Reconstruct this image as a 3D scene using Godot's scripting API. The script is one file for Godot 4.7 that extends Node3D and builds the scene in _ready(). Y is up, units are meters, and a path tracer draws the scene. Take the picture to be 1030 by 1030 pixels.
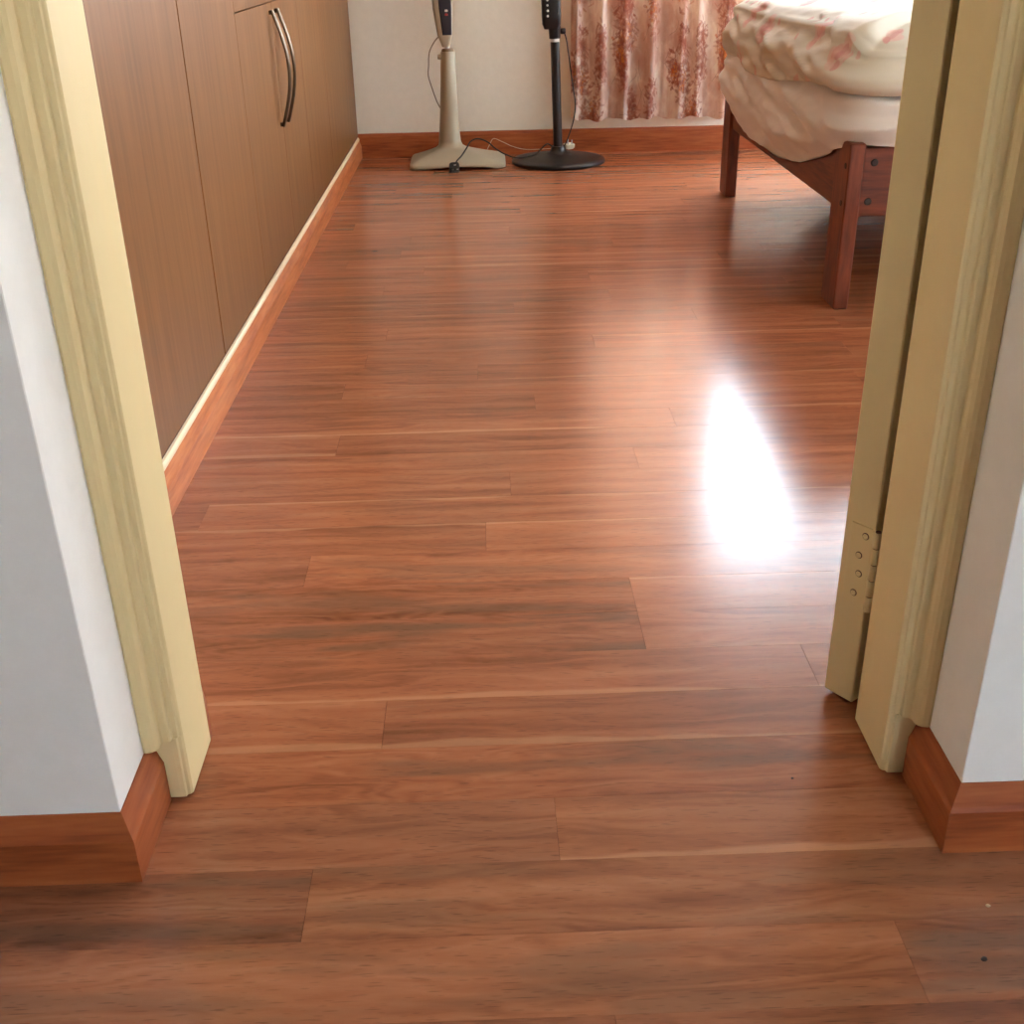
extends Node3D

const FRONT := -1.035      # hall face of the doorway wall
const BACK := -5.995       # bedroom face of the far wall
const ROW := 0.1115        # width of one floor strip
const CEIL := 2.6
const RIGHT := 5.0          # bedroom wall with the side window
var M := {}
var rng := RandomNumberGenerator.new()

# ---------------------------------------------------------------- helpers
func st_new() -> SurfaceTool:
	var st := SurfaceTool.new()
	st.begin(Mesh.PRIMITIVE_TRIANGLES)
	return st

func tri(st: SurfaceTool, a: Vector3, b: Vector3, c: Vector3) -> void:   # counter-clockwise seen from outside
	st.add_vertex(a); st.add_vertex(c); st.add_vertex(b)

func quad(st: SurfaceTool, a: Vector3, b: Vector3, c: Vector3, d: Vector3) -> void:
	tri(st, a, b, c); tri(st, a, c, d)

func flat(st: SurfaceTool) -> void:
	st.set_smooth_group(-1)

func smooth(st: SurfaceTool) -> void:
	st.set_smooth_group(0)

func fin(st: SurfaceTool) -> ArrayMesh:
	st.generate_normals()
	return st.commit()

func add_mesh(called: String, mesh: Mesh, mat: Material, parent: Node = self) -> MeshInstance3D:
	var o := MeshInstance3D.new()
	o.name = called; o.mesh = mesh; o.material_override = mat
	o.cast_shadow = GeometryInstance3D.SHADOW_CASTING_SETTING_DOUBLE_SIDED
	parent.add_child(o, true)
	return o

func obj(called: String, st: SurfaceTool, mat: Material, parent: Node = self) -> MeshInstance3D:
	return add_mesh(called, fin(st), mat, parent)

func tag(o: Node, label: String, category: String, group := "") -> void:
	o.set_meta("label", label); o.set_meta("category", category)
	if group: o.set_meta("group", group)

func base(called: String, at := Vector3.ZERO, turn := 0.0) -> Node3D:
	var o := Node3D.new()
	o.name = called; o.position = at; o.rotation.y = turn
	add_child(o, true)
	return o

func structure(o: Node, label := "") -> Node:
	o.set_meta("kind", "structure")
	if label: o.set_meta("label", label)
	return o

# a box with chamfered edges
func bx(st: SurfaceTool, lo: Vector3, hi: Vector3, b := 0.0) -> void:
	flat(st)
	if b <= 0.0:
		var p := []
		for i in 8: p.append(Vector3(hi.x if i & 1 else lo.x, hi.y if i & 2 else lo.y, hi.z if i & 4 else lo.z))
		quad(st, p[4], p[5], p[7], p[6]); quad(st, p[1], p[0], p[2], p[3])
		quad(st, p[5], p[1], p[3], p[7]); quad(st, p[0], p[4], p[6], p[2])
		quad(st, p[6], p[7], p[3], p[2]); quad(st, p[0], p[1], p[5], p[4])
		return
	var pts := PackedVector3Array()
	for sx in [0, 1]:
		for sy in [0, 1]:
			for sz in [0, 1]:
				var c := Vector3(hi.x if sx else lo.x, hi.y if sy else lo.y, hi.z if sz else lo.z)
				var d := Vector3(-1 if sx else 1, -1 if sy else 1, -1 if sz else 1) * b
				pts.append(c + Vector3(0, d.y, d.z)); pts.append(c + Vector3(d.x, 0, d.z)); pts.append(c + Vector3(d.x, d.y, 0))
	var cen := (lo + hi) / 2
	var at = func(sx, sy, sz, k): return pts[((sx * 2 + sy) * 2 + sz) * 3 + k]
	for s in [0, 1]:
		face(st, cen, [at.call(s, 0, 0, 0), at.call(s, 0, 1, 0), at.call(s, 1, 1, 0), at.call(s, 1, 0, 0)])
		face(st, cen, [at.call(0, s, 0, 1), at.call(1, s, 0, 1), at.call(1, s, 1, 1), at.call(0, s, 1, 1)])
		face(st, cen, [at.call(0, 0, s, 2), at.call(1, 0, s, 2), at.call(1, 1, s, 2), at.call(0, 1, s, 2)])
	for s in [0, 1]:
		for t in [0, 1]:
			face(st, cen, [at.call(s, t, 0, 0), at.call(s, t, 1, 0), at.call(s, t, 1, 1), at.call(s, t, 0, 1)])
			face(st, cen, [at.call(s, 0, t, 0), at.call(s, 1, t, 0), at.call(s, 1, t, 2), at.call(s, 0, t, 2)])
			face(st, cen, [at.call(0, s, t, 1), at.call(1, s, t, 1), at.call(1, s, t, 2), at.call(0, s, t, 2)])
			for q in [0, 1]:
				face(st, cen, [at.call(s, t, q, 0), at.call(s, t, q, 1), at.call(s, t, q, 2)])

# a convex polygon turned away from the centre
func face(st: SurfaceTool, cen: Vector3, p: Array) -> void:
	var n: Vector3 = (p[1] - p[0]).cross(p[2] - p[0])
	if n.length() < 1e-12: return
	if n.dot(p[0] - cen) < 0: p.reverse()
	for i in range(1, p.size() - 1): tri(st, p[0], p[i], p[i + 1])

func box_mesh(lo: Vector3, hi: Vector3, b := 0.0) -> ArrayMesh:
	var st := st_new(); bx(st, lo, hi, b); return fin(st)

# lofts rings of points (each ring counter-clockwise seen from above, rings from below upwards)
func loft(st: SurfaceTool, rings: Array, caps := true, sm := true) -> void:
	if sm: smooth(st)
	else: flat(st)
	for i in rings.size() - 1:
		var a: PackedVector3Array = rings[i]
		var b: PackedVector3Array = rings[i + 1]
		for k in a.size():
			var j := (k + 1) % a.size()
			quad(st, a[k], a[j], b[j], b[k])
	if caps:
		flat(st)
		for e in [0, rings.size() - 1]:
			var r: PackedVector3Array = rings[e]
			var c := Vector3.ZERO
			for p in r: c += p
			c /= r.size()
			for k in r.size():
				var j := (k + 1) % r.size()
				if e == 0: tri(st, c, r[j], r[k])
				else: tri(st, c, r[k], r[j])

func ring(cx: float, y: float, cz: float, rx: float, rz: float, power := 2.0, n := 32) -> PackedVector3Array:
	var out := PackedVector3Array()
	for k in n:
		var a := -TAU * k / n
		var c := cos(a)
		var s := sin(a)
		out.append(Vector3(cx + rx * signf(c) * pow(absf(c), 2.0 / power), y, cz + rz * signf(s) * pow(absf(s), 2.0 / power)))
	return out

func lathe(st: SurfaceTool, profile: Array, n := 32, cx := 0.0, cz := 0.0) -> void:   # [radius, y] upwards
	var rings := []
	for p in profile: rings.append(ring(cx, p[1], cz, p[0], p[0], 2.0, n))
	loft(st, rings)

func tube(st: SurfaceTool, pts: PackedVector3Array, r: float, n := 8) -> void:
	smooth(st)
	var rings := []
	for i in pts.size():
		var t := (pts[mini(i + 1, pts.size() - 1)] - pts[maxi(i - 1, 0)]).normalized()
		var u := t.cross(Vector3.UP if absf(t.y) < 0.95 else Vector3.RIGHT).normalized()
		if i > 0:
			var last: Array = rings[i - 1]
			u = (last[1] - t * t.dot(last[1])).normalized()
		var v := u.cross(t)
		var rg := PackedVector3Array()
		for k in n: rg.append(pts[i] + (u * cos(TAU * k / n) - v * sin(TAU * k / n)) * r)
		rings.append([rg, u])
	var only := []
	for x in rings: only.append(x[0])
	loft(st, only)

func curve(points: Array, steps := 8) -> PackedVector3Array:
	var out := PackedVector3Array()
	for i in points.size() - 1:
		var p0: Vector3 = points[maxi(i - 1, 0)]
		var p1: Vector3 = points[i]
		var p2: Vector3 = points[i + 1]
		var p3: Vector3 = points[mini(i + 2, points.size() - 1)]
		for s in steps: out.append(p1.cubic_interpolate(p2, p0, p3, float(s) / steps))
	out.append(points[-1])
	return out

# extrudes a convex or concave outline (x, z pairs) upwards
func prism(st: SurfaceTool, outline: PackedVector2Array, y0: float, y1: float) -> void:
	flat(st)
	var o := outline.duplicate()
	if Geometry2D.is_polygon_clockwise(o): o.reverse()
	# with x right and z towards the viewer, this order runs clockwise seen from above
	for i in o.size():
		var a := o[i]
		var b := o[(i + 1) % o.size()]
		quad(st, Vector3(b.x, y0, b.y), Vector3(a.x, y0, a.y), Vector3(a.x, y1, a.y), Vector3(b.x, y1, b.y))
	var idx := Geometry2D.triangulate_polygon(o)
	for k in range(0, idx.size(), 3):
		for top in [0, 1]:
			var y := y1 if top else y0
			var a := Vector3(o[idx[k]].x, y, o[idx[k]].y)
			var b := Vector3(o[idx[k + 1]].x, y, o[idx[k + 1]].y)
			var c := Vector3(o[idx[k + 2]].x, y, o[idx[k + 2]].y)
			if ((b - a).cross(c - a).y > 0) == (top == 1): tri(st, a, b, c)
			else: tri(st, a, c, b)

# one length of skirting from a to b (plan points on the wall line), standing out along n; ma and mb are how far the
# outer edge runs on past a and b for each unit of thickness (mitres)
func skirting(a: Vector2, b: Vector2, n: Vector2, ma: float, mb: float, profile: Array) -> SurfaceTool:
	var st := st_new(); flat(st)
	var d := (b - a).normalized()
	var ra := []
	var rb := []
	for p in profile:
		var qa: Vector2 = a + n * p[0] - d * (p[0] * ma)
		var qb: Vector2 = b + n * p[0] + d * (p[0] * mb)
		ra.append(Vector3(qa.x, p[1], qa.y)); rb.append(Vector3(qb.x, p[1], qb.y))
	var cen := Vector3.ZERO
	for p in ra: cen += p
	for p in rb: cen += p
	cen /= ra.size() * 2
	for i in ra.size():
		var j := (i + 1) % ra.size()
		face(st, cen, [ra[i], rb[i], rb[j], ra[j]])
	face(st, cen, ra.duplicate()); face(st, cen, rb.duplicate())
	return st

# ---------------------------------------------------------------- materials
func mat(c: Color, rough := 0.6, spec := 0.5, metal := 0.0) -> StandardMaterial3D:
	var m := StandardMaterial3D.new()
	m.albedo_color = c; m.roughness = rough; m.metallic_specular = spec; m.metallic = metal
	return m

func noise(freq: float, sd: int, octaves := 3) -> FastNoiseLite:
	var n := FastNoiseLite.new()
	n.noise_type = FastNoiseLite.TYPE_SIMPLEX_SMOOTH
	n.seed = sd; n.frequency = freq; n.fractal_octaves = octaves
	return n

func c8(r: int, g: int, b: int) -> Color:
	return Color(r / 255.0, g / 255.0, b / 255.0)

# wood with the grain along u (or along v), used triplanar; len_m metres to one repeat
func grain_texture(w: int, h: int, dark: Color, mid: Color, light: Color, stretch: float, fine: float, along_v: bool, sd: int, contrast := 1.0) -> ImageTexture:
	var n := noise(1.0, sd, 3)
	var im := Image.create(w, h, false, Image.FORMAT_RGB8)
	for y in h:
		for x in w:
			var u := float(x) / w
			var v := float(y) / h
			if along_v:
				var k := u; u = v; v = k
			# blends towards the edges so that the picture repeats
			var t := 0.0
			var e := clampf((v - 0.9) * 10.0, 0, 1)
			var f := clampf((u - 0.85) / 0.15, 0, 1)
			t = lerpf(lerpf(g_at(n, u, v, stretch, fine), g_at(n, u, v - 1, stretch, fine), e), lerpf(g_at(n, u - 1, v, stretch, fine), g_at(n, u - 1, v - 1, stretch, fine), e), f) if e > 0 or f > 0 else g_at(n, u, v, stretch, fine)
			t *= contrast
			im.set_pixel(x, y, mid.lerp(light, clampf(t, 0, 1)) if t > 0 else mid.lerp(dark, clampf(-t, 0, 1)))
	return ImageTexture.create_from_image(im)

func g_at(n: FastNoiseLite, u: float, v: float, stretch: float, fine: float) -> float:
	return 0.9 * n.get_noise_2d(u * stretch, v * fine) + 0.8 * n.get_noise_2d(u * stretch * 0.4 + 31, v * fine * 0.22) + 0.4 * n.get_noise_2d(u * stretch * 3 + 77, v * fine * 3.3)

func wood_mat(tex: Texture2D, scale: Vector3, rough: float, spec := 0.5) -> StandardMaterial3D:
	var m := mat(Color.WHITE, rough, spec)
	m.albedo_texture = tex
	m.uv1_triplanar = true; m.uv1_triplanar_sharpness = 8.0; m.uv1_scale = scale
	return m

const STRIPS := 12
const STRIP_W := 1536
const STRIP_H := 104

# twelve different floor strips, one above the other: 1.3 m of wood along u, one strip's width each along v
func floor_texture() -> ImageTexture:
	var n := noise(1.0, 11, 3)
	var f := noise(1.0, 23, 1)
	var dark := Color(0.555, 0.325, 0.215)
	var mid := Color(0.722, 0.440, 0.297)
	var light := Color(0.80, 0.518, 0.369)
	var grey := Color(0.567, 0.394, 0.294)
	var pale := Color(0.896, 0.643, 0.48)
	var data := PackedByteArray()
	data.resize(STRIP_W * STRIP_H * STRIPS * 3)
	var at := 0
	for s in STRIPS:
		var off := s * 37.0
		var sap: int = [1, 0, 0, 0, 1, 0, 0, 2, 0, 0, 0, 0][s]
		var smudge: float = [0.2, 0.9, 0.3, 0.6, 0.1, 1.0, 0.35, 0.3, 0.75, 0.25, 0.5, 0.15][s]
		var figure: float = [0.0, 1.0, 0.2, 0.6, 0.0, 0.9, 0.3, 0.0, 1.0, 0.2, 0.5, 0.0][s]
		for y in STRIP_H:
			var v := ROW * y / STRIP_H
			for x in STRIP_W:
				var u := 1.3 * x / STRIP_W
				var wander := n.get_noise_2d(u * 2.0 + off, v * 10.0)
				var g1 := n.get_noise_2d(u * 3.2 + off, v * 48.0 + wander * 2.0 + off)
				var g2 := f.get_noise_2d(u * 26.0 + off, v * 420.0)
				var g3 := n.get_noise_2d(u * 0.9 + 9.0 + off, v * 16.0 + off)
				var t := 0.04 + 0.60 * g1 + 0.16 * g2 + 0.9 * g3
				if figure > 0:
					t += figure * 0.2 * sin(wander * 26.0 + v * 90.0)
				var c := mid.lerp(light, minf(t, 1.0)) if t > 0 else mid.lerp(dark, minf(-t, 1.0))
				var sm := smudge * clampf((n.get_noise_2d(u * 2.0 + 50.0 + off, v * 15.0 + off) + 0.02) * 2.2, 0, 1)
				c = c.lerp(grey, sm * 0.8)
				if g2 > 0.55: c = c.darkened((g2 - 0.55) * 0.6)
				if sap:
					var e := v if sap == 1 else ROW - v
					var edge := 0.011 + 0.018 * n.get_noise_2d(u * 2.2 + off, 3.0)
					c = c.lerp(pale, 0.5 * clampf((edge - e) / 0.005, 0, 1))
				data[at] = int(clampf(c.r, 0, 1) * 255); data[at + 1] = int(clampf(c.g, 0, 1) * 255); data[at + 2] = int(clampf(c.b, 0, 1) * 255)
				at += 3
	return ImageTexture.create_from_image(Image.create_from_data(STRIP_W, STRIP_H * STRIPS, false, Image.FORMAT_RGB8, data))

func petal(im: Image, cx: float, cy: float, rx: float, ry: float, turn: float, col: Color, strength: float) -> void:
	var w := im.get_width()
	var h := im.get_height()
	var r := maxf(rx, ry)
	var c := cos(turn)
	var s := sin(turn)
	for y in range(int(cy - r), int(cy + r) + 1):
		for x in range(int(cx - r), int(cx + r) + 1):
			var dx := x - cx
			var dy := y - cy
			var a := (dx * c + dy * s) / rx
			var b := (dy * c - dx * s) / ry
			var q := a * a + b * b
			if q < 1.0:
				var px := posmod(x, w)
				var py := posmod(y, h)
				im.set_pixel(px, py, im.get_pixel(px, py).lerp(col, strength * minf(1.0, (1.0 - q) * 3.0)))

func curtain_texture() -> ImageTexture:
	var r := RandomNumberGenerator.new(); r.seed = 5
	var im := Image.create(768, 768, false, Image.FORMAT_RGB8)
	var n := noise(0.02, 8, 3)
	for y in 768:
		for x in 768:
			var t := n.get_noise_2d(x, y * 0.4)
			im.set_pixel(x, y, c8(236, 222, 208).lerp(c8(224, 198, 182) if t > 0 else c8(244, 236, 224), minf(1, absf(t) * 1.6)))
	var rust := [c8(158, 92, 72), c8(172, 106, 84), c8(142, 84, 72), c8(186, 124, 102), c8(164, 108, 98), c8(176, 128, 112)]
	for k in 22:                                     # soft washes of colour, then flowers over them
		var wx := r.randf() * 768
		var wy := r.randf() * 768
		for j in 9: petal(im, wx + r.randfn() * 40, wy + r.randfn() * 60, r.randf_range(22, 48), r.randf_range(40, 95), r.randfn() * 0.5, c8(196, 154, 136), 0.18)
	for k in 20:
		var cx := r.randf() * 768
		var cy := r.randf() * 768
		var big := r.randf_range(48, 110)
		for j in 150:
			var a := r.randf() * TAU
			var d := r.randf() * big
			petal(im, cx + cos(a) * d * 0.75, cy + sin(a) * d * 1.6, r.randf_range(3, 9), r.randf_range(8, 24), r.randf() * PI, rust[r.randi() % 6], r.randf_range(0.15, 0.5))
		if k % 2 == 0:
			for j in 26:
				petal(im, cx + r.randfn() * big * 0.2, cy + r.randfn() * big * 0.4, r.randf_range(4, 8), r.randf_range(5, 12), r.randf() * PI, [c8(208, 138, 72), c8(220, 158, 92), c8(200, 108, 70)][r.randi() % 3], 0.5)
	for k in 26:                                     # thin twigs
		var p := Vector2(r.randf() * 768, r.randf() * 768)
		var a := r.randf() * TAU
		for j in 45:
			a += r.randfn() * 0.12
			p += Vector2(cos(a), sin(a)) * 2.2
			petal(im, p.x, p.y, 1.7, 1.7, 0, c8(140, 104, 94), 0.4)
	return ImageTexture.create_from_image(im)

func cover_texture() -> ImageTexture:
	var r := RandomNumberGenerator.new(); r.seed = 19
	var im := Image.create(512, 512, false, Image.FORMAT_RGB8)
	im.fill(c8(224, 220, 208))
	var pinks := [c8(226, 178, 172), c8(232, 192, 184), c8(216, 160, 158), c8(233, 204, 196)]
	for k in 9:
		var cx := r.randf() * 512
		var cy := r.randf() * 512
		var big := r.randf_range(24, 50)
		for j in 26:
			var a := r.randf() * TAU
			var d := r.randf() * big
			petal(im, cx + cos(a) * d, cy + sin(a) * d, r.randf_range(6, 15), r.randf_range(9, 22), a, pinks[r.randi() % 4], 0.6)
	for k in 24:
		petal(im, r.randf() * 512, r.randf() * 512, r.randf_range(4, 10), r.randf_range(8, 18), r.randf() * PI, pinks[r.randi() % 4], 0.6)
	return ImageTexture.create_from_image(im)

func plaster(c: Color, sd: int) -> StandardMaterial3D:
	var m := mat(c, 0.75, 0.35)
	var t := NoiseTexture2D.new()
	t.width = 512; t.height = 512; t.seamless = true; t.noise = noise(0.03, sd, 4)
	var g := Gradient.new()
	g.set_color(0, Color(0.982, 0.982, 0.98)); g.set_color(1, Color(1, 1, 1))
	t.color_ramp = g
	m.albedo_texture = t
	m.uv1_triplanar = true; m.uv1_world_triplanar = true; m.uv1_scale = Vector3(1.3, 1.3, 1.3)
	var b := NoiseTexture2D.new()
	b.width = 512; b.height = 512; b.seamless = true; b.noise = noise(0.05, sd + 3, 4)
	m.heightmap_enabled = true; m.heightmap_texture = b; m.heightmap_scale = 0.03
	return m

func make_materials() -> void:
	M.white_wall = plaster(c8(240, 238, 232), 41)
	M.cream_wall = plaster(c8(243, 237, 220), 51)
	M.ceiling = mat(c8(240, 238, 232), 0.9, 0.2)
	M.slab = mat(c8(70, 52, 42), 0.9, 0.2)
	M.paint = mat(c8(224, 203, 153), 0.55, 0.32)
	var pb := NoiseTexture2D.new()
	pb.width = 512; pb.height = 512; pb.seamless = true; pb.noise = noise(0.02, 61, 3)
	var pg := Gradient.new()
	pg.set_color(0, Color(0.993, 0.991, 0.987)); pg.set_color(1, Color(1, 1, 1))
	pb.color_ramp = pg
	M.paint.albedo_texture = pb; M.paint.uv1_triplanar = true; M.paint.uv1_scale = Vector3(2.2, 0.8, 2.2)
	M.bead = mat(c8(238, 220, 184), 0.5)
	M.floor = mat(Color.WHITE, 0.21, 0.43)
	M.floor.albedo_texture = floor_texture()
	M.floor.vertex_color_use_as_albedo = true
	var skirt := grain_texture(512, 128, c8(118, 54, 28), c8(160, 84, 46), c8(186, 110, 64), 5.0, 14.0, false, 71, 0.8)
	M.skirt = wood_mat(skirt, Vector3(0.9, 4.0, 0.9), 0.42, 0.36)
	M.skirt_orange = wood_mat(grain_texture(512, 128, c8(150, 78, 40), c8(190, 112, 64), c8(208, 138, 86), 5.0, 14.0, false, 75, 0.8), Vector3(0.9, 4.0, 0.9), 0.42, 0.36)
	M.laminate = wood_mat(grain_texture(320, 512, c8(100, 66, 34), c8(121, 81, 45), c8(135, 94, 56), 2.2, 22.0, true, 81, 0.7), Vector3(1.7, 0.8, 1.7), 0.42, 0.32)
	M.laminate.uv1_world_triplanar = true
	M.carcass = mat(c8(92, 58, 38), 0.7)
	M.bed_wood = wood_mat(grain_texture(384, 128, c8(74, 30, 18), c8(120, 56, 34), c8(146, 74, 46), 5.0, 12.0, false, 91, 0.8), Vector3(0.9, 4.0, 0.9), 0.45)
	M.bed_leg = wood_mat(grain_texture(128, 384, c8(74, 30, 18), c8(120, 56, 34), c8(146, 74, 46), 5.0, 12.0, true, 93, 0.8), Vector3(4.0, 1.2, 4.0), 0.45)
	M.bolt = mat(c8(40, 26, 22), 0.5)
	M.curtain = mat(Color.WHITE, 0.85, 0.2)
	M.curtain.albedo_texture = curtain_texture()
	M.curtain.backlight_enabled = true; M.curtain.backlight = Color(1.0, 0.93, 0.86)
	M.cover = mat(Color.WHITE, 0.85, 0.2)
	M.cover.albedo_texture = cover_texture()
	M.sheet = mat(c8(242, 244, 245), 0.85, 0.2)
	M.mattress = mat(c8(120, 124, 130), 0.85, 0.2)
	M.beige = mat(c8(176, 168, 145), 0.42)
	M.beige_dark = mat(c8(118, 100, 72), 0.5)
	M.black = mat(c8(26, 25, 27), 0.38)
	M.cord = mat(c8(22, 20, 20), 0.5)
	M.panel = mat(c8(40, 42, 52), 0.3)
	M.red = mat(c8(176, 62, 58), 0.4)
	M.pale = mat(c8(214, 212, 206), 0.4)
	M.cream_plastic = mat(c8(222, 216, 190), 0.4)
	M.steel = mat(c8(190, 190, 190), 0.3, 0.5, 1.0)
	M.handle = mat(c8(98, 86, 72), 0.3, 0.5, 1.0)
	M.window_frame = mat(c8(225, 222, 215), 0.4)
	M.glass = mat(Color(1, 1, 1, 0.06), 0.02)
	M.glass.transparency = BaseMaterial3D.TRANSPARENCY_ALPHA
	M.crumb = mat(c8(214, 190, 150), 0.9)
	M.dirt = mat(c8(52, 34, 26), 0.9)

# ---------------------------------------------------------------- setting
func make_floor() -> void:
	var fl := add_mesh("floor", box_mesh(Vector3(-1.8, -0.12, BACK - 0.2), Vector3(RIGHT + 0.3, -0.0082, 2.5)), M.slab)
	structure(fl, "reddish brown wood strip floor running through the doorway")
	# where strip ends show in the photograph: row -> x of one end
	var known := {0: 0.44, 1: -0.228, 2: 0.07, 3: 0.62, 8: 0.95, 10: 0.72, 4: -0.162, 5: 0.477, 6: 0.235, 7: 0.235, 9: -0.012, 11: 0.04, 13: -0.335, 15: 0.111, 17: -0.025, 18: -0.32, 20: -0.28}
	var looks := {0: [3, 5], 1: [8, 10], 2: [9, 4], 6: [5, 2], 7: [8, 7], 4: [4, 0]}
	var tones := {0: [1.12, 1.08], 1: [0.82, 1.1], 2: [1.0, 1.12], 3: [1.0, 1.0], 4: [0.98, 0.94], 5: [0.98, 1.05], 6: [0.8, 1.05], 7: [0.84, 1.05]}
	rng.seed = 77
	var rest := st_new(); flat(rest)
	for k in range(-29, 47):
		var z1 := -0.81 - ROW * k
		var z0 := maxf(z1 - ROW, BACK + 0.003)
		if z1 - z0 < 0.01: continue
		var hall: bool = z0 > -1.25
		var lo := -1.58 if hall else -0.66
		var hi := 2.58 if hall else RIGHT - 0.02
		var e: float = known[k] if known.has(k) else rng.randf() * 1.28
		var x := e
		while x > lo: x -= 1.28
		var piece := int(round((x - e) / 1.28))
		while x < hi:
			var x0 := maxf(x, lo)
			var x1 := minf(x + 1.28, hi)
			if x1 - x0 > 0.02:
				var s := rng.randi() % STRIPS
				if k > 8: s = [0, 2, 4, 7, 9, 11, 6, 0, 2, 11][rng.randi() % 10]
				if looks.has(k) and piece >= -1 and piece <= 0: s = looks[k][piece + 1]
				var tone := rng.randf_range(0.88, 1.10)
				if tones.has(k) and piece >= -1 and piece <= 0: tone = tones[k][piece + 1]
				var far: bool = k < -6
				var st := rest if far else st_new()
				plank(st, x0 + 0.0002, x1 - 0.0002, z0 + 0.00015, z1 - 0.00015, s, tone * (1.12 if k < 3 else 1.0), rng.randf_range(-0.03, 0.03) - (0.08 if k < 3 else 0.0), (x0 - x) / 1.3, rng.randf() < 0.5 and not known.has(k))
				if not far: obj("plank", st, M.floor, fl)
			x += 1.28
			piece += 1
	var o := obj("hall_planks", rest, M.floor, fl)
	o.set_meta("kind", "stuff")

func plank(st: SurfaceTool, x0: float, x1: float, z0: float, z1: float, s: int, tone: float, warm: float, u0: float, flip: bool) -> void:
	flat(st)
	tone *= 0.78                              # the print is light; each strip is toned down from it
	st.set_color(Color(tone * (1 + warm), tone, tone * (1 - warm)))
	var va := (s * STRIP_H + 1.5) / float(STRIP_H * STRIPS)
	var vb := ((s + 1) * STRIP_H - 1.5) / float(STRIP_H * STRIPS)
	if flip:
		var k := va; va = vb; vb = k
	var p := [Vector3(x0, 0, z1), Vector3(x1, 0, z1), Vector3(x1, 0, z0), Vector3(x0, 0, z0)]
	var t := [Vector2(u0, va), Vector2(u0 + (x1 - x0) / 1.3, va), Vector2(u0 + (x1 - x0) / 1.3, vb), Vector2(u0, vb)]
	for i in [0, 2, 1, 0, 3, 2]:
		st.set_uv(t[i]); st.add_vertex(p[i])
	for i in 4:
		var j := (i + 1) % 4
		var a: Vector3 = p[i]
		var b: Vector3 = p[j]
		var d := Vector3(0, -0.008, 0)
		for q in [[a + d, i], [a, i], [b, j], [a + d, i], [b, j], [b + d, j]]:
			st.set_uv(t[q[1]]); st.add_vertex(q[0])

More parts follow.
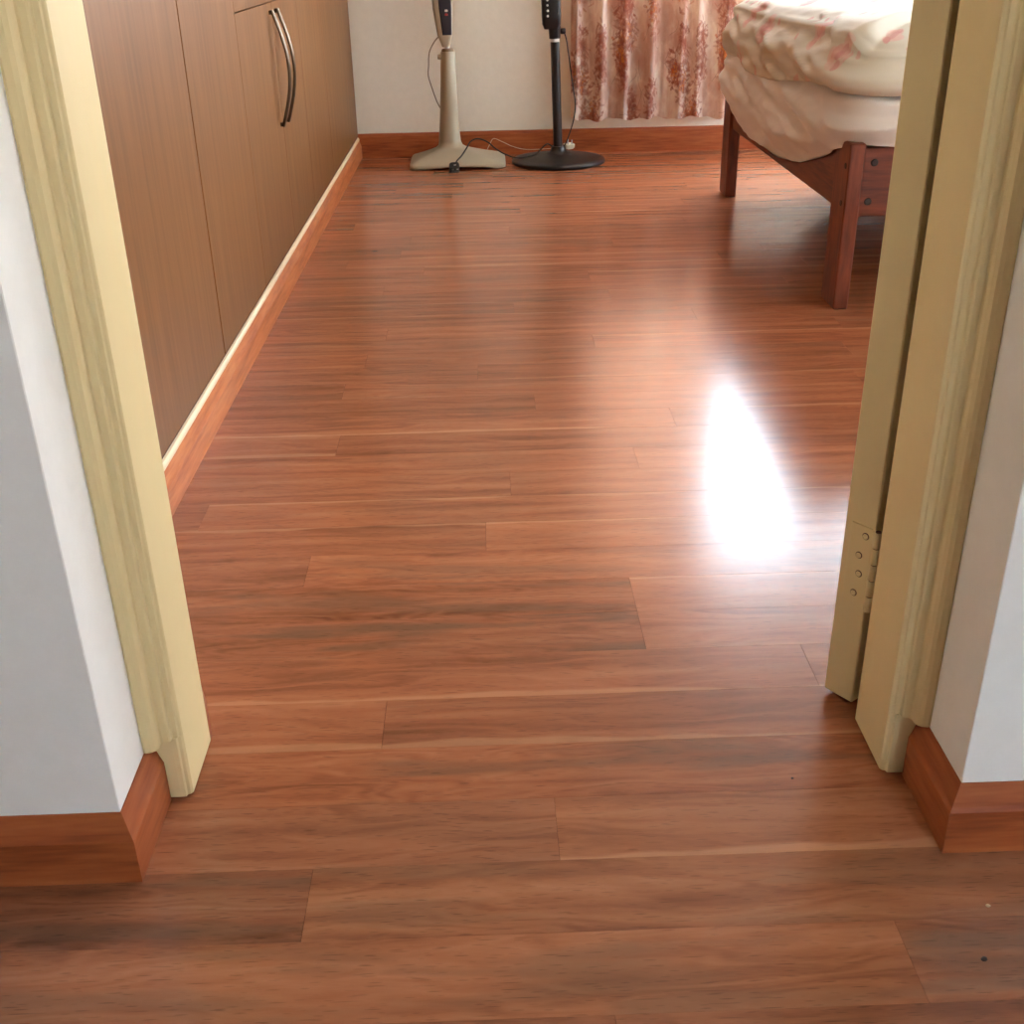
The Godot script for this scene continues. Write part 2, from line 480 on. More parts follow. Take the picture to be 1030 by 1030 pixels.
func make_walls() -> void:
	# doorway wall: two piers and the part over the door, hall face at FRONT
	var st := st_new()
	bx(st, Vector3(-1.8, -0.1, -1.285), Vector3(-0.443, CEIL, FRONT), 0.0012)
	bx(st, Vector3(0.545, -0.1, -1.285), Vector3(RIGHT + 0.2, CEIL, FRONT), 0.0012)
	bx(st, Vector3(-0.443, 2.12, -1.285), Vector3(0.545, CEIL, FRONT), 0.0012)
	structure(obj("wall_doorway", st, M.white_wall), "white plastered wall with the doorway in it")
	# bedroom far wall round its window
	st = st_new()
	bx(st, Vector3(-1.4, -0.1, BACK - 0.2), Vector3(0.55, CEIL, BACK))
	bx(st, Vector3(2.75, -0.1, BACK - 0.2), Vector3(RIGHT + 0.2, CEIL, BACK))
	bx(st, Vector3(0.55, -0.1, BACK - 0.2), Vector3(2.75, 0.92, BACK))
	bx(st, Vector3(0.55, 2.47, BACK - 0.2), Vector3(2.75, CEIL, BACK))
	structure(obj("wall_back", st, M.cream_wall), "cream wall at the far end of the bedroom")
	structure(add_mesh("wall_left", box_mesh(Vector3(-1.4, -0.1, BACK), Vector3(-1.26, CEIL, -1.285)), M.cream_wall), "bedroom wall behind the fitted wardrobes")
	st = st_new()
	bx(st, Vector3(RIGHT, -0.1, BACK), Vector3(RIGHT + 0.2, CEIL, BW0))
	bx(st, Vector3(RIGHT, -0.1, BW1), Vector3(RIGHT + 0.2, CEIL, -1.285))
	bx(st, Vector3(RIGHT, -0.1, BW0), Vector3(RIGHT + 0.2, 0.88, BW1))
	bx(st, Vector3(RIGHT, 2.38, BW0), Vector3(RIGHT + 0.2, CEIL, BW1))
	structure(obj("wall_right", st, M.cream_wall), "bedroom wall beyond the bed with a wide window")
	structure(add_mesh("wall_hall_left", box_mesh(Vector3(-1.8, -0.1, FRONT), Vector3(-1.6, CEIL, 2.4)), M.white_wall), "white hall wall on the left")
	structure(add_mesh("wall_hall_right", box_mesh(Vector3(2.6, -0.1, FRONT), Vector3(2.8, CEIL, 2.4)), M.white_wall), "white hall wall on the right")
	st = st_new()
	bx(st, Vector3(-1.8, -0.1, 2.3), Vector3(HW0, CEIL, 2.5))
	bx(st, Vector3(HW1, -0.1, 2.3), Vector3(2.8, CEIL, 2.5))
	bx(st, Vector3(HW0, -0.1, 2.3), Vector3(HW1, 0.95, 2.5))
	bx(st, Vector3(HW0, 2.15, 2.3), Vector3(HW1, CEIL, 2.5))
	structure(obj("wall_hall_rear", st, M.white_wall), "white hall wall behind the viewer with a window in it")
	structure(add_mesh("ceiling", box_mesh(Vector3(-1.8, CEIL, BACK - 0.2), Vector3(RIGHT + 0.2, CEIL + 0.15, 2.5)), M.ceiling), "white ceiling over bedroom and hall")
	structure(add_mesh("wall_bounce_nib", box_mesh(Vector3(-1.26, -0.1, -1.935), Vector3(-0.637, CEIL, -1.285)), M.cream_wall), "unseen cream wall nib added to bounce light onto the right door jamb")  # added out of view; its pale face bounces light to the right reveal
	structure(add_mesh("wall_shade_return", box_mesh(Vector3(1.205, -0.1, -1.90), Vector3(1.32, CEIL, -1.285)), M.cream_wall), "short cream wall return added to darken the gap behind the open door")  # invented stub wall that keeps light out of the wedge behind the leaf
	# windows
	window("window_1", Vector3(0.55, 0.92, BACK - 0.11), Vector3(2.75, 2.47, BACK - 0.11), 3, "white framed window behind the floral curtain")
	window("window_2", Vector3(HW0, 0.95, 2.4), Vector3(HW1, 2.15, 2.4), 2, "white framed hall window facing the doorway wall")
	window("window_3", Vector3(RIGHT + 0.1, 0.88, BW0), Vector3(RIGHT + 0.1, 2.38, BW1), 3, "white framed bedroom window in the wall beyond the bed")

const BW0 := -5.5      # bedroom side window
const BW1 := -2.7
const HW0 := 1.0     # hall window
const HW1 := 1.79

func window(called: String, lo: Vector3, hi: Vector3, bays: int, label: String) -> void:
	var o := base(called, lo)
	structure(o, label)
	var d := hi - lo
	var along := Vector3(d.x, 0, d.z)
	var n := along.cross(Vector3.UP).normalized().abs() * 0.025
	var l := along.normalized()
	var st := st_new()
	var bar := func(a: Vector3, b: Vector3): bx(st, a.min(b) - n, a.max(b) + n, 0.004)
	bar.call(Vector3.ZERO, along + Vector3(0, 0.05, 0)); bar.call(Vector3(0, d.y - 0.05, 0), along + Vector3(0, d.y, 0))
	for k in bays + 1:
		var p := along * (float(k) / bays)
		var s := p - l * (0.0 if k == 0 else 0.05 if k == bays else 0.025)
		bar.call(s, s + l * 0.05 + Vector3(0, d.y, 0))
	obj("window_frame", st, M.window_frame, o)
	for k in bays:
		var a := along * (float(k) / bays) + l * 0.03 + Vector3(0, 0.05, 0)
		var b := along * (float(k + 1) / bays) - l * 0.03 + Vector3(0, d.y - 0.05, 0)
		add_mesh("pane", box_mesh(a.min(b) - n * 0.1, a.max(b) + n * 0.1), M.glass, o)

const SKIRT := [[0.0, 0.0], [0.0135, 0.0], [0.0135, 0.062], [0.0105, 0.069], [0.0015, 0.097], [0.0, 0.097]]

func make_skirtings() -> void:
	var o := base("baseboard_left", Vector3.ZERO)
	structure(o, "brown bevelled baseboard round the wall corner left of the doorway")
	obj("board", skirting(Vector2(-1.6, FRONT), Vector2(-0.443, FRONT), Vector2(0, 1), 0, 1, SKIRT), M.skirt, o)
	obj("board", skirting(Vector2(-0.443, FRONT), Vector2(-0.443, -1.166), Vector2(1, 0), 1, 0, SKIRT), M.skirt, o)
	o = base("baseboard_right", Vector3.ZERO)
	structure(o, "brown bevelled baseboard round the wall corner right of the doorway")
	obj("board", skirting(Vector2(2.6, FRONT), Vector2(0.545, FRONT), Vector2(0, 1), 0, 1, SKIRT), M.skirt, o)
	obj("board", skirting(Vector2(0.545, FRONT), Vector2(0.545, -1.166), Vector2(-1, 0), 1, 0, SKIRT), M.skirt, o)
	var far := [[0.0, 0.0], [0.013, 0.0], [0.013, 0.1], [0.008, 0.113], [0.0, 0.116]]
	structure(obj("baseboard_back", skirting(Vector2(-0.70, BACK), Vector2(RIGHT, BACK), Vector2(0, 1), 0, 0, far), M.skirt), "brown baseboard along the far wall behind the fans")
	structure(obj("baseboard_bedroom_front", skirting(Vector2(-0.62, -1.2851), Vector2(-0.4035, -1.2851), Vector2(0, -1), 0, 0, SKIRT), M.skirt), "short brown baseboard on the bedroom side of the door frame")
	# plinth of the wardrobes
	var p := base("baseboard_wardrobe", Vector3(-0.637, 0, -2.0), deg_to_rad(-0.30))
	structure(p, "orange brown baseboard with pale bead along the foot of the wardrobes")
	obj("board", skirting(Vector2(0, 0.7), Vector2(0, -3.98), Vector2(1, 0), 0, 0, [[0.0, 0.0], [0.0145, 0.0], [0.0145, 0.058], [0.011, 0.066], [0.0045, 0.086], [0.0, 0.087]]), M.skirt_orange, p)
	var bead := obj("bead", skirting(Vector2(0, 0.7), Vector2(0, -3.98), Vector2(1, 0), 0, 0, [[-0.002, 0.086], [0.0062, 0.086], [0.0062, 0.093], [0.003, 0.099], [-0.002, 0.1]]), M.bead, p)
	bead.set_meta("label", "cream painted bead along the top")

func make_door() -> void:
	# door frame: jambs with a stepped moulding towards the hall, and the head
	var fr := base("trim_1", Vector3.ZERO)
	structure(fr, "cream painted door frame with stepped moulding")
	var prof := PackedVector2Array()      # distance from the plaster reveal, z
	for q in [[0.0, -1.160], [0.0, -1.140], [0.003, -1.139], [0.010, -1.1405], [0.0145, -1.1435], [0.0170, -1.1490], [0.0175, -1.1565], [0.0195, -1.1590], [0.0265, -1.1605], [0.0285, -1.1625], [0.0290, -1.1665], [0.0305, -1.1680], [0.0360, -1.1690], [0.0372, -1.1720], [0.0395, -1.1735], [0.041, -1.1755], [0.041, -1.283], [0.0, -1.283]]: prof.append(Vector2(q[0], q[1]))
	var low := PackedVector2Array()       # the same below the outer moulding, which ends on the baseboard
	for q in [[0.0, -1.1663], [0.0185, -1.1663], [0.0270, -1.1663], [0.0335, -1.1668], [0.035, -1.1705], [0.0385, -1.172], [0.041, -1.1755], [0.041, -1.283], [0.0, -1.283]]: low.append(Vector2(q[0], q[1]))
	for side in [0, 1]:
		var st := st_new()
		for part in [[low, 0.004, 0.098], [prof, 0.098, 2.12]]:
			var o := PackedVector2Array()
			for v in part[0]: o.append(Vector2(-0.443 + v.x if side == 0 else 0.545 - v.x, v.y))
			prism(st, o, part[1], part[2])
		obj("jamb", st, M.paint, fr)
	var hd := st_new()
	bx(hd, Vector3(-0.402, 2.079, -1.283), Vector3(0.504, 2.12, -1.1755), 0.002)
	bx(hd, Vector3(-0.402, 2.10, -1.1755), Vector3(0.504, 2.12, -1.135), 0.004)
	obj("head", hd, M.paint, fr)

	# the leaf stands open past a right angle; only its hinge edge faces the hall
	var ang := deg_to_rad(-37.0)
	var pivot := Vector3(0.5085, 0, -1.316)
	var d := base("door_1", pivot, -ang)
	structure(d, "cream painted door standing open, seen from its hinge edge")
	# local x runs along the leaf away from the hinge, local z through it; the hinge edge is the face at x = 0
	add_mesh("leaf", box_mesh(Vector3(0, 0.006, -0.0485), Vector3(0.84, 2.07, 0.0), 0.0018), M.paint, d)
	var h := Node3D.new(); h.name = "hinge"; d.add_child(h, true)
	h.position = Vector3(0, 0.165, 0)
	var plate := st_new()
	bx(plate, Vector3(-0.0026, 0.0, -0.0365), Vector3(0.0, 0.122, 0.001), 0.0005)
	obj("plate", plate, M.paint, h)
	var pin := st_new()
	lathe(pin, [[0.0040, -0.001], [0.0040, 0.123]], 12)
	var po := obj("pin", pin, M.carcass, h)
	po.position = Vector3(-0.003, 0, 0.0058)
	for k in 5:
		var kn := st_new()
		lathe(kn, [[0.0050, 0.0], [0.0060, 0.0008], [0.0060, 0.0224], [0.0050, 0.0232]], 16)
		var ko := obj("knuckle", kn, M.paint, h)
		ko.position = Vector3(-0.003, k * 0.0247, 0.0058)
	for q in [[0.1085, -0.0125], [0.0775, -0.0190], [0.050, -0.0155], [0.0185, -0.0195]]:
		var sc := st_new()
		lathe(sc, [[0.0034, 0.0], [0.0040, 0.0012], [0.0030, 0.0020], [0.0012, 0.0006]], 14)
		var so := obj("screw", sc, M.paint, h)
		so.position = Vector3(-0.0026, q[0], q[1]); so.rotation = Vector3(0, 0, PI / 2)
		var rs := st_new()
		lathe(rs, [[0.0052, 0.0], [0.0052, 0.0004]], 14)
		var ro := obj("screw_hole", rs, M.carcass, h)
		ro.position = Vector3(-0.0025, q[0], q[1]); ro.rotation = Vector3(0, 0, PI / 2)

# ---------------------------------------------------------------- wardrobes
func make_wardrobes() -> void:
	var turn := deg_to_rad(-0.30)
	# units along the wall, z measured back from the first: [from, to, doors [from, to, low, high], label]
	var units := [
		[0.06, -0.65, [[0.06, -0.65, 0.105, 2.3]], "brown wood grain wardrobe nearest the doorway, cut by door frame"],
		[-0.65, -1.245, [[-0.65, -1.245, 0.105, 2.3]], "narrow brown wardrobe unit just past the dark vertical gap"],
		[-1.245, -2.335, [[-1.245, -1.822, 0.105, 0.828], [-1.822, -2.335, 0.105, 0.828], [-1.245, -1.822, 0.831, 2.3], [-1.822, -2.335, 0.831, 2.3]], "brown wardrobe unit with the pair of curved metal handles"],
		[-2.335, -3.985, [[-2.335, -2.95, 0.105, 2.3], [-2.95, -3.985, 0.105, 2.3]], "brown wardrobe unit farthest back beside the cream wall"],
	]
	for u in units:
		var o := base("wardrobe", Vector3(-0.637, 0, -2.0), turn)
		tag(o, u[3], "wardrobe", "fitted wardrobes along the bedroom wall")
		var st := st_new()
		bx(st, Vector3(-0.58, 0.1, u[1] + 0.001), Vector3(-0.021, 2.32, u[0] - 0.001))
		bx(st, Vector3(-0.58, 0.0, u[1] + 0.001), Vector3(-0.004, 0.1, u[0] - 0.001))
		obj("body", st, M.carcass, o)
		for k in u[2].size():
			var d: Array = u[2][k]
			var g0 := 0.0038 if absf(d[0] + 0.65) < 0.01 else 0.0008
			var g1 := 0.0038 if absf(d[1] + 0.65) < 0.01 else 0.0008
			var ds := st_new()
			bx(ds, Vector3(-0.019, d[2], d[1] + g1), Vector3(-0.0005, d[3], d[0] - g0), 0.0008)
			var door := obj("door", ds, M.laminate, o)
			if d[3] < 1.0:
				var hz: float = d[1] + 0.052 if k == 0 else d[0] - 0.052
				var path := []
				for i in 13:
					var t := i / 12.0
					path.append(Vector3(0.008 + 0.036 * sin(PI * t), lerpf(0.472, 0.808, t), hz))
				var hs := st_new(); smooth(hs)
				var rings := []
				for i in 13:                       # a flat strip bent into a bow
					var p: Vector3 = path[i]
					var q: Vector3 = path[mini(i + 1, 12)] - path[maxi(i - 1, 0)]
					var out := Vector3(q.y, -q.x, 0).normalized()
					var rg := PackedVector3Array()
					for a in 12:
						rg.append(p + out * 0.0055 * cos(TAU * a / 12) - Vector3(0, 0, 1) * 0.0095 * sin(TAU * a / 12))
					rings.append(rg)
				loft(hs, rings)
				for e in [0.478, 0.802]: bx(hs, Vector3(-0.0006, e - 0.006, hz - 0.004), Vector3(0.012, e + 0.006, hz + 0.004), 0.0008)
				obj("handle", hs, M.handle, door)

# ---------------------------------------------------------------- bed
func make_bed() -> void:
	var X0 := 1.018
	var ZN := -3.212
	var ZF := -4.945
	var X1 := 3.08
	var o := base("bed", Vector3(X0, 0, ZN))
	tag(o, "reddish brown wooden bed frame with plank legs and bolted rails", "bed")
	for x in [0.0, X1 - X0 - 0.044]:
		for z in [0.0, ZF - ZN + 0.13]:
			var st := st_new()
			bx(st, Vector3(x, 0, z - 0.13), Vector3(x + 0.044, 0.468, z), 0.004)
			var leg := obj("leg", st, M.bed_leg, o)
			if x == 0.0 and z == 0.0:
				for q in [[-0.028, 0.405], [-0.033, 0.302]]:
					var b := st_new(); lathe(b, [[0.0085, 0.0], [0.0085, 0.001], [0.007, 0.002]], 16)
					var bo := obj("bolt", b, M.bolt, leg)
					bo.position = Vector3(-0.0001, q[1], q[0]); bo.rotation = Vector3(0, 0, PI / 2)
	for x in [0.012, X1 - X0 - 0.032]:
		var st := st_new(); bx(st, Vector3(x, 0.272, ZF - ZN + 0.13), Vector3(x + 0.024, 0.462, -0.13), 0.003)
		obj("end_board", st, M.bed_wood, o)
	var hb := st_new(); bx(hb, Vector3(X1 - X0 + 0.001, 0.04, ZF - ZN), Vector3(X1 - X0 + 0.03, 1.0, 0.0), 0.004)
	obj("headboard", hb, M.bed_wood, o)
	for z in [-0.05, ZF - ZN + 0.03]:
		var st := st_new(); bx(st, Vector3(0.044, 0.258, z - 0.026), Vector3(X1 - X0 - 0.044, 0.45, z), 0.003)
		var rail := obj("side_rail", st, M.bed_wood, o)
		if z == -0.05:
			for q in [[0.088, 0.408], [0.082, 0.300]]:
				var b := st_new(); lathe(b, [[0.0105, 0.0], [0.0105, 0.001], [0.008, 0.002]], 16)
				var bo := obj("bolt", b, M.bolt, rail)
				bo.position = Vector3(q[0], q[1], -0.05); bo.rotation = Vector3(PI / 2, 0, 0)
	for k in 12:
		var x := 0.12 + k * 0.16
		add_mesh("slat", box_mesh(Vector3(x, 0.36, ZF - ZN + 0.06), Vector3(x + 0.07, 0.38, -0.08), 0.002), M.bed_wood, o)
	# mattress inside the bedding
	var ms := st_new()
	bx(ms, Vector3(1.075, 0.382, -4.88), Vector3(3.0, 0.64, -3.28), 0.05)
	tag(obj("mattress", ms, M.mattress), "grey mattress edge showing between side rail and white sheet", "mattress")
	# bedding: rings round the mattress, offset from its outline
	var lows := func(p: Vector2) -> float:                 # hem of the sheet: long over the end, short along the near side
		if p.y < -4.86 and p.x > 1.06: return lerpf(0.40, 0.09, smoothstep(1.15, 1.55, p.x))  # far hem, out of sight, lowered to block the bright wall's floor reflection
		if p.x > 1.06: return 0.462 + 0.008 * sin(p.x * 9.0)
		var zs := [-4.95, -4.75, -4.55, -4.0, -3.7, -3.45, -3.3, -3.2]
		var hs := [0.40, 0.345, 0.305, 0.30, 0.335, 0.395, 0.445, 0.466]
		for i in 7:
			if p.y <= zs[i + 1]: return lerpf(hs[i], hs[i + 1], clampf((p.y - zs[i]) / (zs[i + 1] - zs[i]), 0, 1))
		return 0.466
	var highs := func(p: Vector2) -> float:
		return 0.548 + 0.05 * smoothstep(-4.2, -3.2, p.y) + 0.008 * sin(p.x * 7.0 + p.y * 5.0)
	bedding("bed_sheet", "plain white sheet hanging loosely over the bed's end board", M.sheet,
		[[-0.03, 0.0], [0.0, 0.03], [0.018, 0.12], [0.030, 0.3], [0.036, 0.5], [0.032, 0.68], [0.018, 0.84], [0.006, 0.94], [0.000, 1.0], [-0.006, 0.985]], 0.60, lows, 0.010, 3)
	bedding("bedspread", "rumpled white bedspread with pink flowers on top of the bed", M.cover,
		[[-0.75, -0.03], [-0.5, -0.01], [-0.32, 0.03], [-0.22, 0.10], [-0.13, 0.22], [-0.06, 0.37], [-0.012, 0.54], [0.018, 0.69], [0.034, 0.81], [0.036, 0.92], [0.022, 1.0], [0.010, 0.99]], 0.795, highs, 0.016, 9, 2.0)

func bedding(called: String, label: String, m: Material, prof: Array, top: float, hem: Callable, amp: float, sd: int, full := 1.0) -> void:
	var lo := Vector2(1.02, -4.93)
	var hi := Vector2(3.04, -3.235)
	var r := 0.10
	var pts := []                                          # [place, outward, distance along]
	var corners := [[Vector2(lo.x + r, hi.y - r), PI / 2], [Vector2(lo.x + r, lo.y + r), PI], [Vector2(hi.x - r, lo.y + r), 1.5 * PI], [Vector2(hi.x - r, hi.y - r), TAU]]
	for k in 4:
		for i in 13:
			var a: float = corners[k][1] + PI / 2 * i / 12
			var n := Vector2(cos(a), sin(a))
			pts.append([corners[k][0] + n * r, n])
	var loop := []
	for i in pts.size():                                   # long straight stretches get more points
		var a: Array = pts[i]
		var b: Array = pts[(i + 1) % pts.size()]
		var n := maxi(1, int(a[0].distance_to(b[0]) / 0.014))
		for s in n: loop.append([a[0].lerp(b[0], float(s) / n), a[1].lerp(b[1], float(s) / n).normalized()])
	var total := 0.0
	var along := []
	for i in loop.size():
		along.append(total)
		total += loop[i][0].distance_to(loop[(i + 1) % loop.size()][0])
	var fine := []                                         # the profile, subdivided
	for i in prof.size() - 1:
		var p0: Array = prof[maxi(i - 1, 0)]
		var p3: Array = prof[mini(i + 2, prof.size() - 1)]
		for s in 5:
			var t := s / 5.0
			fine.append(Vector2(cubic_interpolate(prof[i][0], prof[i + 1][0], p0[0], p3[0], t), cubic_interpolate(prof[i][1], prof[i + 1][1], p0[1], p3[1], t)))
	fine.append(Vector2(prof[-1][0], prof[-1][1]))
	var nz := noise(1.0, sd, 2)
	var st := st_new(); smooth(st)
	var grid := []
	for j in fine.size():
		var rowp := PackedVector3Array()
		for i in loop.size() + 1:
			var L: Array = loop[i % loop.size()]
			var p: Vector2 = L[0]
			var c: float = along[i % loop.size()]
			var h: float = hem.call(p)
			var part: float = fine[j].y
			if full > 1.0 and part > 0.0: part = lerpf(pow(part, full), part, clampf(L[1].y * 1.5, 0, 1))   # squarer at the ends than along the side
			var y := lerpf(top, h, part)
			var side := clampf(fine[j].y * 4.0, 0, 1)
			# long soft folds that run slanting along the side, and smaller creases
			var run := p.x * 0.9 - p.y * 0.9
			var q := nz.get_noise_2d(run * 1.3 + y * 3.0, y * 9.0 - run * 1.6)
			var w := nz.get_noise_2d(run * 3.0 + 40 - y * 5.0, y * 16.0 + run * 2.5)
			var ridge := 1.0 - 2.0 * absf(nz.get_noise_2d(run * 1.1 + y * 2.4 + 90, y * 7.0 - run * 1.9))
			var d := amp * (1.6 * q + 0.35 * w + 1.1 * ridge * side)
			var off: float = maxf(fine[j].x + d * (0.25 + 0.75 * side), 0.004 if fine[j].y > 0.5 else -1.0)
			var e: Vector2 = p + L[1] * off
			if fine[j].x < -0.06:                          # the top draws in towards the middle of the bed
				var mid := (lo + hi) / 2
				e = (p + L[1] * maxf(off, -0.06)).lerp(mid, minf((-fine[j].x - 0.06) / 0.85, 0.9))
			rowp.append(Vector3(e.x, y + (1.0 - side) * (0.012 * nz.get_noise_2d(e.x * 5, e.y * 5) + 0.008 * nz.get_noise_2d(e.x * 13 + 4, e.y * 9)), e.y))
		grid.append(rowp)
	for j in grid.size() - 1:
		for i in loop.size():
			var k := [[j, i], [j + 1, i], [j + 1, i + 1], [j, i + 1]]
			for t in [0, 1, 2, 0, 2, 3]:
				var a: int = k[t][0]
				var b: int = k[t][1]
				var v: Vector3 = grid[a][b]
				var nrm: Vector2 = loop[b % loop.size()][1]
				st.set_uv(Vector2(v.x + nrm.x * (top - v.y), v.z + nrm.y * (top - v.y)) / 0.9)
				st.add_vertex(v)
	if called == "bedspread":
		var c := Vector3((lo.x + hi.x) / 2, top + 0.005, (lo.y + hi.y) / 2)
		for i in loop.size():
			for v in [c, grid[0][i], grid[0][i + 1]]:
				st.set_uv(Vector2(v.x / 0.9, v.z / 0.9)); st.add_vertex(v)
	tag(obj(called, st, m), label, "bedding")

# ---------------------------------------------------------------- unseen cabinet added to shade the gap behind the bed
func make_added_cupboard() -> void:
	var o := base("added_cupboard", Vector3(3.16, 0, -5.96))
	tag(o, "low brown cabinet added out of view to shade the gap behind the bed", "added_cupboard")
	obj("body", box_st(Vector3(0, 0, 0), Vector3(0.5, 1.05, 0.86), 0.003), M.carcass, o)
	for k in 2:
		var z := 0.006 + 0.426 * k
		var d := obj("door", box_st(Vector3(-0.019, 0.06, z), Vector3(-0.0005, 1.04, z + 0.422), 0.001), M.laminate, o)
		var hs := st_new()
		var hz := 0.40 if k == 0 else 0.46
		tube(hs, curve([Vector3(-0.019, 0.7, hz), Vector3(-0.045, 0.75, hz), Vector3(-0.045, 0.83, hz), Vector3(-0.019, 0.88, hz)]), 0.005)
		obj("handle", hs, M.handle, d)

func box_st(lo: Vector3, hi: Vector3, b: float) -> SurfaceTool:
	var st := st_new(); bx(st, lo, hi, b); return st

# ---------------------------------------------------------------- curtain
func make_curtain() -> void:
	var st := st_new(); smooth(st)
	var x0 := 0.452
	var x1 := 1.30
	var y0 := 0.168
	var y1 := 2.50
	var nx := 220
	var ny := 46
	var nz := noise(1.0, 17, 2)
	var grid := []
	var uvs := []
	var folds := [0.475, 0.600, 0.715, 0.845, 0.985, 1.068, 1.205, 1.32]
	for j in ny + 1:
		var t := float(j) / ny
		var y := lerpf(y0, y1, t)
		var rowp := PackedVector3Array()
		var ru := PackedFloat32Array()
		var run := 0.0
		for i in nx + 1:
			var x := lerpf(x0, x1, float(i) / nx)
			var xs := x + 0.012 * nz.get_noise_2d(x * 3, y * 1.8) * (1.0 - t)
			var z := 0.0
			for f in folds:
				var w: float = (xs - f) / 0.030
				z += 0.060 * exp(-w * w)
			z += 0.010 * nz.get_noise_2d(x * 14, y * 0.9) + 0.006 * nz.get_noise_2d(x * 30 + 7, y * 2.5)
			var p := Vector3(x, y + (0.006 * sin(x * 31) + 0.004 * sin(x * 73) if j == 0 else 0.0), BACK + 0.052 + z)
			if i > 0: run += Vector2(p.x, p.z).distance_to(Vector2(rowp[i - 1].x, rowp[i - 1].z))
			rowp.append(p); ru.append(run)
		grid.append(rowp); uvs.append(ru)
	for j in ny:
		for i in nx:
			var k := [[j, i], [j, i + 1], [j + 1, i + 1], [j + 1, i]]
			for t in [0, 2, 1, 0, 3, 2]:
				var v: Vector3 = grid[k[t][0]][k[t][1]]
				st.set_uv(Vector2(uvs[k[t][0]][k[t][1]] / 0.72, 1.0 - (v.y - y0) / 0.72))
				st.add_vertex(v)
	tag(obj("curtain", st, M.curtain), "cream floral curtain with rust brown print hanging in folds", "curtain")
	var rs := st_new()
	tube(rs, PackedVector3Array([Vector3(0, 0, 0), Vector3(2.6, 0, 0)]), 0.011, 14)
	var rod := base("curtain_rod", Vector3(0.35, 2.53, BACK + 0.075))
	tag(rod, "slim metal rod that carries the floral curtain", "rod")
	obj("pole", rs, M.steel, rod)
	for x in [0.05, 2.55]:
		var bs := st_new(); bx(bs, Vector3(x - 0.01, -0.03, -0.074), Vector3(x + 0.01, 0.03, -0.011), 0.002)
		obj("bracket", bs, M.steel, rod)

# ---------------------------------------------------------------- fans
func fan_head(o: Node3D, y: float, z: float, body: Material, wire: Material, tilt := 0.0) -> void:
	var parts := []
	var ms := st_new()
	lathe(ms, [[0.03, -0.02], [0.075, -0.015], [0.085, 0.03], [0.08, 0.08], [0.05, 0.11]], 28)
	var mo := obj("motor", ms, body, o)
	mo.rotation = Vector3(-PI / 2, 0, 0); mo.position = Vector3(0, y, z + 0.02); parts.append(mo)
	var g := st_new()
	for f in [0, 1]:
		for k in 9:
			var rr := 0.05 + 0.0195 * k
			var dz := (0.055 + 0.035 * sqrt(maxf(0, 1 - pow(rr / 0.21, 2)))) * (1 if f else -1)
			var c := PackedVector3Array()
			for a in 41: c.append(Vector3(rr * cos(TAU * a / 40), rr * sin(TAU * a / 40), dz if k < 8 else 0.05 * (1 if f else -1)))
			tube(g, c, 0.0014, 5)
		for a in 20:
			var dir := Vector3(cos(TAU * a / 20), sin(TAU * a / 20), 0)
			tube(g, PackedVector3Array([dir * 0.05 + Vector3(0, 0, 0.089) * (1 if f else -1), dir * 0.14 + Vector3(0, 0, 0.08) * (1 if f else -1), dir * 0.206 + Vector3(0, 0, 0.05) * (1 if f else -1)]), 0.0014, 5)
	var go := obj("guard", g, wire, o)
	go.position = Vector3(0, y, z + 0.10); parts.append(go)
	for k in 3:
		var bs := st_new(); smooth(bs)
		for i in 8:
			var r0 := 0.03 + 0.019 * i
			var r1 := r0 + 0.019
			var w0 := 0.03 + 0.05 * sin(PI * minf(1, (r0 - 0.03) / 0.16) * 0.6)
			var w1 := 0.03 + 0.05 * sin(PI * minf(1, (r1 - 0.03) / 0.16) * 0.6)
			for s in [1, -1]:
				var p := [Vector3(-w0, r0, 0.018 + 0.0015 * s), Vector3(w0, r0, -0.018 + 0.0015 * s), Vector3(w1, r1, -0.018 + 0.0015 * s), Vector3(-w1, r1, 0.018 + 0.0015 * s)]
				if s == 1: quad(bs, p[0], p[1], p[2], p[3])
				else: quad(bs, p[3], p[2], p[1], p[0])
		var bo := obj("blade", bs, body, o)
		bo.position = Vector3(0, y, z + 0.10); bo.rotation.z = TAU * k / 3 + 0.4; parts.append(bo)
	for p in parts:
		if tilt: p.transform = Transform3D(Basis(Vector3(0, 0, 1), tilt), Vector3.ZERO) * p.transform

func plug(o: Node, at: Vector3, m: Material, pins: Material, turn: Vector3) -> void:
	var st := st_new()
	loft(st, [ring(0, -0.011, 0, 0.018, 0.019, 4.0, 20), ring(0, -0.004, 0, 0.024, 0.025, 4.0, 20), ring(0, 0.010, 0, 0.024, 0.025, 4.0, 20)])
	var b := obj("plug", st, m, o)
	b.position = at; b.rotation = turn
	for q in [[0.0, -0.011, 0.004], [-0.011, 0.009, 0.003], [0.011, 0.009, 0.003]]:
		var ps := st_new(); bx(ps, Vector3(q[0] - q[2], 0.0095, q[1] - 0.002), Vector3(q[0] + q[2], 0.030, q[1] + 0.002), 0.0006)
		obj("pin", ps, pins, b)

